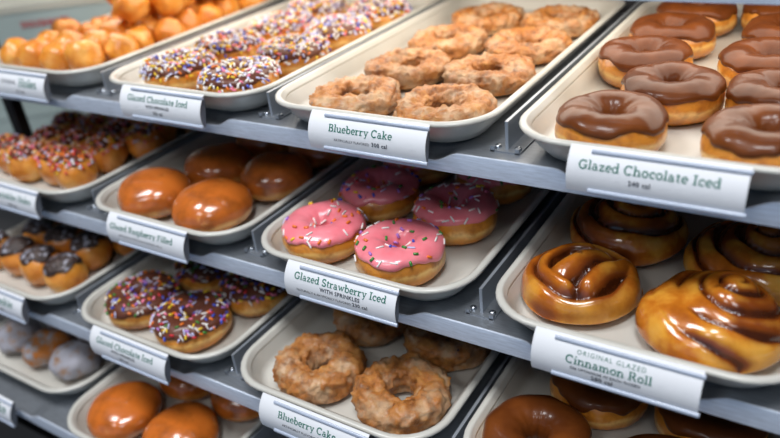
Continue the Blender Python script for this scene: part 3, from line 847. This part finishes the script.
make_label('A', 0, [('sans', 'ORIGINAL', .26, .55, -.08, 'ink'), ('serif', 'Holes', .30, .48, .24, 'teal'), ('sans', '210 cal', .14, .25, .1, 'ink')], 'blurred white label below the heaped plain doughnut holes')
make_label('B', 3, [('wide', 'ORIGINAL GLAZED', .41, .72, -.01, 'teal'), ('serif', 'Cinnamon Roll', .52, .47, -.02, 'teal'), ('bold', '50¢ UPCHARGE IN EACH DOZEN', .42, .33, -.035, 'ink'), ('bold', '280 cal', .13, .17, -.05, 'ink')], 'white label reading Original Glazed Cinnamon Roll')
make_label('B', 2, [('serif', 'Glazed Strawberry Iced', .83, .62, .01, 'teal'), ('bold', 'WITH SPRINKLES', .36, .44, .02, 'ink'), ('sans', 'NATURALLY & ARTIFICIALLY FLAVORED', .50, .27, -.13, 'ink'), ('bold', '230 cal', .13, .27, .20, 'ink')], 'white label reading Glazed Strawberry Iced with Sprinkles')
make_label('B', 1, [('serif', 'Glazed Raspberry Filled', .82, .55, -.04, 'teal'), ('sans', 'NATURALLY & ARTIFICIALLY FLAVORED  290 cal', .56, .33, -.05, 'ink')], 'white label reading Glazed Raspberry Filled')
make_label('B', 0, [('serif', 'Sprinkles Holes', .62, .52, .12, 'teal'), ('sans', '240 cal', .14, .25, .1, 'ink')], 'blurred white label below the sprinkle-topped doughnut holes')
make_label('C', 2, [('serif', 'Blueberry Cake', .55, .58, -.035, 'teal'), ('sans', 'ARTIFICIALLY FLAVORED', .33, .36, -.10, 'ink'), ('bold', '300 cal', .13, .36, .14, 'ink')], 'white label reading Blueberry Cake on the third shelf, at the bottom edge')
make_label('C', 1, [('serif', 'Glazed Chocolate Iced', .76, .60, -.025, 'teal'), ('bold', 'WITH SPRINKLES', .32, .43, -.04, 'ink'), ('bold', '250 cal', .12, .24, -.04, 'ink')], 'white label reading Glazed Chocolate Iced with Sprinkles on the third shelf')
make_label('C', 0, [('serif', 'Cookie', .34, .52, .18, 'teal'), ('sans', '240 cal', .14, .25, .1, 'ink')], 'blurred white label below the cookie-crumb doughnut holes')
make_label('D', 0, [('serif', 'Cake', .30, .52, .28, 'teal'), ('sans', '220 cal', .14, .25, .2, 'ink')], 'blurred white label below the powdered doughnuts')

# small settling moves so that neighbours touch without cutting into each other
NUDGE = {'chocolate_iced_doughnut': (-0.0058, 0.0047, 0.0004), 'chocolate_iced_doughnut.001': (-0.0001, 0.0024, 0.0004), 'chocolate_iced_doughnut.002': (-0.0058, 0.0049, 0.0), 'chocolate_iced_doughnut.003': (-0.005, -0.0007, 0.0004), 'chocolate_iced_doughnut.004': (0.0008, 0.0065, 0.0004), 'chocolate_iced_doughnut.005': (-0.0018, -0.0025, 0.0), 'chocolate_iced_doughnut.006': (0.0001, 0.0036, 0.0004), 'chocolate_iced_doughnut.007': (0.002, -0.0047, 0.0004), 'chocolate_iced_doughnut.008': (0.0001, 0.0018, 0.0004), 'chocolate_iced_doughnut.009': (-0.0016, -0.0109, 0.0004), 'chocolate_iced_doughnut.010': (0.004, 0.0, 0.0004), 'chocolate_iced_doughnut.012': (0.003, 0.0202, 0.0004), 'chocolate_iced_doughnut.013': (-0.003, 0.0208, 0.0004), 'strawberry_iced_doughnut': (0.0008, -0.0018, 0.0004), 'strawberry_iced_doughnut.001': (-0.0003, 0.0032, 0.0004), 'strawberry_iced_doughnut.002': (0.0002, -0.0, 0.0004), 'strawberry_iced_doughnut.003': (0.0003, 0.0012, 0.0), 'strawberry_iced_doughnut.004': (0.0, 0.0018, 0.0004), 'strawberry_iced_doughnut.005': (0.0, 0.0006, 0.0004), 'sprinkled_chocolate_doughnut': (-0.0008, -0.0005, 0.0004), 'sprinkled_chocolate_doughnut.001': (-0.0037, 0.0064, 0.0004), 'sprinkled_chocolate_doughnut.002': (-0.0058, 0.0012, 0.0), 'sprinkled_chocolate_doughnut.003': (-0.0197, 0.0099, 0.0004), 'sprinkled_chocolate_doughnut.004': (0.0, 0.0, 0.0004), 'sprinkled_chocolate_doughnut.005': (0.0, 0.001, 0.0004), 'sprinkled_chocolate_doughnut.006': (-0.0002, -0.0018, 0.0), 'sprinkled_chocolate_doughnut.007': (0.0, 0.0, 0.0004), 'sprinkled_chocolate_doughnut.008': (0.0003, -0.0, 0.0), 'sprinkled_chocolate_doughnut.009': (0.0, 0.0, 0.0004), 'sprinkled_chocolate_doughnut.010': (-0.0001, 0.0018, 0.0), 'sprinkled_chocolate_doughnut.011': (0.0, 0.0, 0.0004), 'blueberry_cake_doughnut': (0.0, 0.003, 0.0004), 'blueberry_cake_doughnut.001': (-0.0001, -0.0006, 0.0004), 'blueberry_cake_doughnut.002': (-0.0024, -0.0001, 0.0), 'blueberry_cake_doughnut.003': (-0.0115, 0.0006, 0.0), 'blueberry_cake_doughnut.005': (-0.005, 0.0, 0.0004), 'blueberry_cake_doughnut.006': (-0.0018, -0.0, 0.0), 'blueberry_cake_doughnut.007': (-0.0082, 0.0, 0.0004), 'blueberry_cake_doughnut.008': (-0.0035, 0.0042, 0.0), 'blueberry_cake_doughnut.009': (-0.0032, 0.0038, 0.0004), 'blueberry_cake_doughnut.010': (-0.0079, 0.0078, 0.0), 'blueberry_cake_doughnut.011': (-0.0114, 0.0041, 0.0), 'filled_doughnut': (0.0, 0.002, 0.0004), 'filled_doughnut.001': (-0.0054, 0.0137, 0.0004), 'filled_doughnut.002': (-0.0114, 0.0005, 0.0), 'filled_doughnut.003': (-0.0171, 0.0138, 0.0004), 'filled_doughnut.004': (-0.0078, 0.0008, 0.0), 'filled_doughnut.005': (-0.0144, 0.0052, 0.0004), 'glazed_doughnut': (0.0, 0.0, 0.0004), 'glazed_doughnut.001': (0.0, 0.0, 0.0004), 'glazed_doughnut.002': (-0.0006, -0.0, 0.0), 'glazed_doughnut.003': (-0.0104, 0.0, 0.0004), 'doughnut_hole': (0.001, 0.0, 0.0004), 'doughnut_hole.001': (-0.001, -0.0022, 0.0004), 'doughnut_hole.002': (-0.0006, -0.0001, 0.0004), 'doughnut_hole.003': (-0.0016, 0.0075, 0.0004), 'doughnut_hole.004': (-0.0034, -0.0002, 0.0), 'doughnut_hole.005': (-0.0066, -0.0012, 0.0), 'doughnut_hole.006': (-0.0056, 0.0067, 0.0), 'doughnut_hole.007': (-0.0058, 0.0066, 0.0004), 'doughnut_hole.008': (-0.001, 0.0003, 0.0004), 'doughnut_hole.009': (-0.0019, 0.001, 0.0), 'doughnut_hole.010': (0.0005, 0.0057, 0.0), 'doughnut_hole.011': (-0.0001, 0.0055, 0.0), 'doughnut_hole.012': (-0.0023, -0.0006, 0.0), 'doughnut_hole.013': (-0.0053, 0.0004, 0.0), 'doughnut_hole.014': (0.0017, 0.0009, 0.0), 'doughnut_hole.015': (-0.0013, -0.0007, 0.0004), 'doughnut_hole.016': (0.0151, -0.0011, 0.0), 'doughnut_hole.017': (0.0116, -0.0005, 0.0), 'doughnut_hole.018': (0.0104, 0.0, 0.0), 'doughnut_hole.019': (0.0076, -0.0015, 0.0004), 'doughnut_hole.020': (-0.006, 0.0002, 0.0), 'doughnut_hole.021': (-0.0078, 0.0044, 0.0), 'doughnut_hole.022': (-0.0083, 0.0012, 0.0), 'doughnut_hole.023': (-0.0129, -0.0001, 0.0004), 'doughnut_hole.024': (0.0134, 0.0009, 0.0), 'doughnut_hole.025': (0.0085, 0.0044, 0.0), 'doughnut_hole.026': (0.0049, 0.0018, 0.0), 'doughnut_hole.027': (0.0017, -0.0001, 0.0004), 'doughnut_hole.028': (-0.0054, -0.0, 0.0), 'doughnut_hole.029': (-0.0032, 0.002, 0.0), 'doughnut_hole.030': (-0.0042, 0.0005, 0.0), 'doughnut_hole.031': (-0.0045, -0.0004, 0.0004), 'doughnut_hole.032': (-0.003, -0.0, 0.0004), 'doughnut_hole.033': (-0.0006, 0.0012, 0.0), 'doughnut_hole.034': (0.0024, 0.0004, 0.0), 'doughnut_hole.035': (0.0045, 0.001, 0.0004), 'doughnut_hole.036': (-0.0003, -0.0005, 0.016), 'doughnut_hole.037': (0.0, 0.0, 0.0144), 'doughnut_hole.038': (0.0, 0.0, 0.0088), 'doughnut_hole.039': (0.0006, 0.0, 0.0104), 'doughnut_hole.040': (-0.0012, 0.0001, 0.0104), 'doughnut_hole.041': (0.0011, -0.0001, 0.0088), 'doughnut_hole.042': (0.0, 0.0, 0.012), 'doughnut_hole.043': (-0.0008, 0.0006, 0.0112), 'doughnut_hole.044': (0.0006, -0.0, 0.0112), 'doughnut_hole.045': (0.0005, -0.0011, 0.0112), 'doughnut_hole.046': (0.0, 0.0, 0.0072), 'doughnut_hole.047': (-0.0005, 0.0011, 0.0144), 'doughnut_hole.048': (0.0, 0.0, 0.0128), 'doughnut_hole.049': (0.0, 0.0, 0.0144), 'doughnut_hole.050': (-0.0026, 0.003, 0.0004), 'doughnut_hole.051': (-0.006, -0.0066, 0.0004), 'doughnut_hole.052': (-0.0071, 0.0021, 0.0), 'doughnut_hole.053': (-0.017, -0.0028, 0.0), 'doughnut_hole.054': (-0.0024, -0.0001, 0.0), 'doughnut_hole.055': (-0.0015, 0.0034, 0.0), 'doughnut_hole.056': (0.0006, 0.0048, 0.0), 'doughnut_hole.057': (-0.0018, -0.0, 0.0004), 'doughnut_hole.058': (-0.0018, 0.001, 0.0), 'doughnut_hole.059': (-0.0009, 0.0016, 0.0), 'doughnut_hole.060': (0.0013, 0.002, 0.0004), 'doughnut_hole.061': (-0.0012, 0.0, 0.0), 'doughnut_hole.062': (0.0, -0.0, 0.0), 'doughnut_hole.063': (0.0012, 0.0, 0.0), 'doughnut_hole.064': (-0.0006, -0.001, 0.0004), 'doughnut_hole.065': (-0.0003, 0.0005, 0.0), 'doughnut_hole.066': (-0.0006, 0.0, 0.0), 'doughnut_hole.067': (-0.0001, -0.0005, 0.0004), 'doughnut_hole.068': (-0.0015, -0.0008, 0.0), 'doughnut_hole.069': (-0.0006, -0.0011, 0.0), 'doughnut_hole.070': (0.0027, -0.0026, 0.0), 'doughnut_hole.071': (0.0104, 0.0008, 0.0), 'doughnut_hole.072': (0.0045, 0.0066, 0.0), 'doughnut_hole.073': (0.0022, -0.0035, 0.0), 'doughnut_hole.074': (-0.0019, 0.003, 0.0004), 'doughnut_hole.075': (-0.0053, -0.0017, 0.0004), 'doughnut_hole.076': (-0.0044, 0.0016, 0.0), 'doughnut_hole.077': (-0.0067, -0.0006, 0.0), 'doughnut_hole.078': (-0.0078, -0.001, 0.0004), 'doughnut_hole.079': (-0.0011, 0.0011, 0.0), 'doughnut_hole.080': (0.0002, 0.0011, 0.0), 'doughnut_hole.081': (-0.0006, 0.003, 0.0), 'doughnut_hole.082': (-0.0012, 0.0, 0.0004), 'doughnut_hole.083': (0.0, 0.0, 0.0), 'doughnut_hole.084': (0.0003, 0.0005, 0.0), 'doughnut_hole.085': (-0.0014, 0.0, 0.0004), 'doughnut_hole.086': (-0.0012, -0.0, 0.0), 'doughnut_hole.087': (0.0006, 0.0, 0.0), 'doughnut_hole.088': (0.0006, -0.0, 0.0), 'doughnut_hole.089': (-0.0018, -0.0, 0.0004), 'doughnut_hole.090': (-0.003, 0.0, 0.0), 'doughnut_hole.091': (-0.003, -0.0001, 0.0), 'doughnut_hole.092': (-0.0022, 0.0001, 0.0004), 'powdered_doughnut': (-0.0019, 0.0179, 0.0), 'powdered_doughnut.001': (-0.005, 0.016, 0.0), 'powdered_doughnut.002': (-0.0091, -0.0044, 0.0004), 'powdered_doughnut.003': (-0.0088, 0.0218, 0.0), 'powdered_doughnut.004': (-0.0024, 0.0097, 0.0), 'powdered_doughnut.005': (-0.0185, 0.0159, 0.0), 'powdered_doughnut.006': (0.0088, 0.0108, 0.0004), 'powdered_doughnut.007': (-0.0182, 0.0193, 0.0)}
for nm, (dx, dy, dz) in NUDGE.items():
    bpy.data.objects[nm].location += Vector((dx, dy, dz))

# ------------------------------------------------------------------ boxes stacked past the open end of the case
def carton(i, z0, label):
    h, w, d = .084, .30, .30
    ang = math.atan2(.076, .099)
    root = tag(link('doughnut_box', None, None, (-.262, .134, z0), ang), label, 'box', 'stacked doughnut boxes'); root.empty_display_size = .02
    m = MB(); m.box(0, w, 0, d, 0, h-.0015)
    link('carton_body', m.mesh('carton_body', M['box'], False), root)
    m = MB(); m.box(-.001, w+.001, -.001, d+.001, h-.010, h)
    link('lid', m.mesh('lid', M['boxtop' if i == 0 else 'box'], False), root)
    q, tw = sans_text('DOUGHNUTS', 1.0, .03); s = .075/tw; mm = MB()
    for poly in q: mm.add([(.100+x*s, -.0012, .050+y*s*1.15) for x, y in poly], [tuple(range(len(poly)))])
    link('lettering', mm.mesh('lettering', M['red'], False), root)
carton(0, -.0285, 'pale grey box with red lettering, topmost of the blurred stack')
carton(1, -.1127, 'pale grey box with red lettering seen under the top shelf, behind the black post')
carton(2, -.1969, 'pale grey box lowest in the blurred stack')
ct = MB(); ct.box(-1.2, -.06, .10, .85, -.24, -.1973)
cr = tag(link('side_counter', None, None, (0, 0, -.9)), 'counter carrying the stacked grey boxes past the case end', 'counter')
link('worktop', ct.mesh('worktop', M['counter'], False), cr, (0, 0, .9)); 
ct = MB(); ct.box(-1.15, -.10, .14, .84, -.95, -.24); link('cabinet_body', ct.mesh('cabinet_body', M['counter'], False), cr, (0, 0, .9))
for q in (case,):
    for ch in q.children: ch.location = (0, 0, .5)

# ------------------------------------------------------------------ room
def struct(name, x0, x1, y0, y1, z0, z1, mat):
    m = MB(); m.box(x0, x1, y0, y1, z0, z1); o = link(name, m.mesh(name, mat, False)); o['kind'] = 'structure'; return o
FZ = -.95
struct('floor', -2.2, 3.2, -3.6, 1.0, FZ-.05, FZ, M['floor'])
struct('wall_back', -2.2, 3.2, 1.0, 1.05, FZ, 1.9, M['wall'])
struct('wall_left', -2.25, -2.2, -3.6, 1.05, FZ, 1.9, M['wall'])
struct('wall_right', 3.2, 3.25, -3.6, 1.05, FZ, 1.9, M['wall'])
struct('ceiling', -2.2, 3.2, -3.6, 1.0, 1.9, 1.95, M['ceiling'])
bs = MB(); bs.box(XL-.02, XR+.02, -.17, YB+.01, FZ, -.56); link('plinth', bs.mesh('plinth', M['black'], False), case, (0, 0, .5))

# ------------------------------------------------------------------ light
def area(name, loc, rot, sx, sy, power, col):
    l = bpy.data.lights.new(name, 'AREA'); l.shape = 'RECTANGLE'; l.size = sx; l.size_y = sy; l.energy = power; l.color = col
    o = bpy.data.objects.new(name, l); COL.objects.link(o); o.location = loc; o.rotation_euler = rot; return o
# LED strip under the uppermost shelf
area('shelf_lamp', (.61, LEV['U'][0]+.15, LEV['U'][1]+.0045), (0, 0, 0), 1.2, .22, 2.7, (1, .92, .80))
# ceiling panels of the shop
for x, y, p in ((-.3, -.55, 29), (.9, -.55, 29), (.3, -1.8, 10), (1.7, -1.6, 10)):
    area('ceiling_lamp', (x, y, 1.88), (0, 0, 0), .6, .6, p, (.97, .98, 1))
# daylight through the shop front
w = bpy.data.worlds.new('daylight'); S.world = w; w.use_nodes = True
bg = w.node_tree.nodes['Background']; bg.inputs['Color'].default_value = (.42, .66, 1, 1); bg.inputs['Strength'].default_value = .43

# ------------------------------------------------------------------ camera
cam = bpy.data.cameras.new('camera'); co = bpy.data.objects.new('camera', cam); COL.objects.link(co); S.camera = co
yaw, pit, rol = .60853, .50883, -.11658
f = Vector((-math.sin(yaw)*math.cos(pit), math.cos(yaw)*math.cos(pit), -math.sin(pit)))
r0 = Vector((math.cos(yaw), math.sin(yaw), 0)); u0 = r0.cross(f)
r = r0*math.cos(rol)+u0*math.sin(rol); u = -r0*math.sin(rol)+u0*math.cos(rol)
mw = Matrix((r, u, -f)).transposed().to_4x4(); mw.translation = Vector((.93243, -.45666, .25411)); co.matrix_world = mw
cam.sensor_width = 36; cam.lens = 718.04/780*36; cam.clip_start = .01
cam.dof.use_dof = True; cam.dof.focus_distance = .585; cam.dof.aperture_fstop = 3.2
vs_ = S.view_settings; vs_.view_transform = 'Standard'; vs_.look = 'None'; vs_.exposure = 0; vs_.gamma = 1; vs_.use_curve_mapping = False
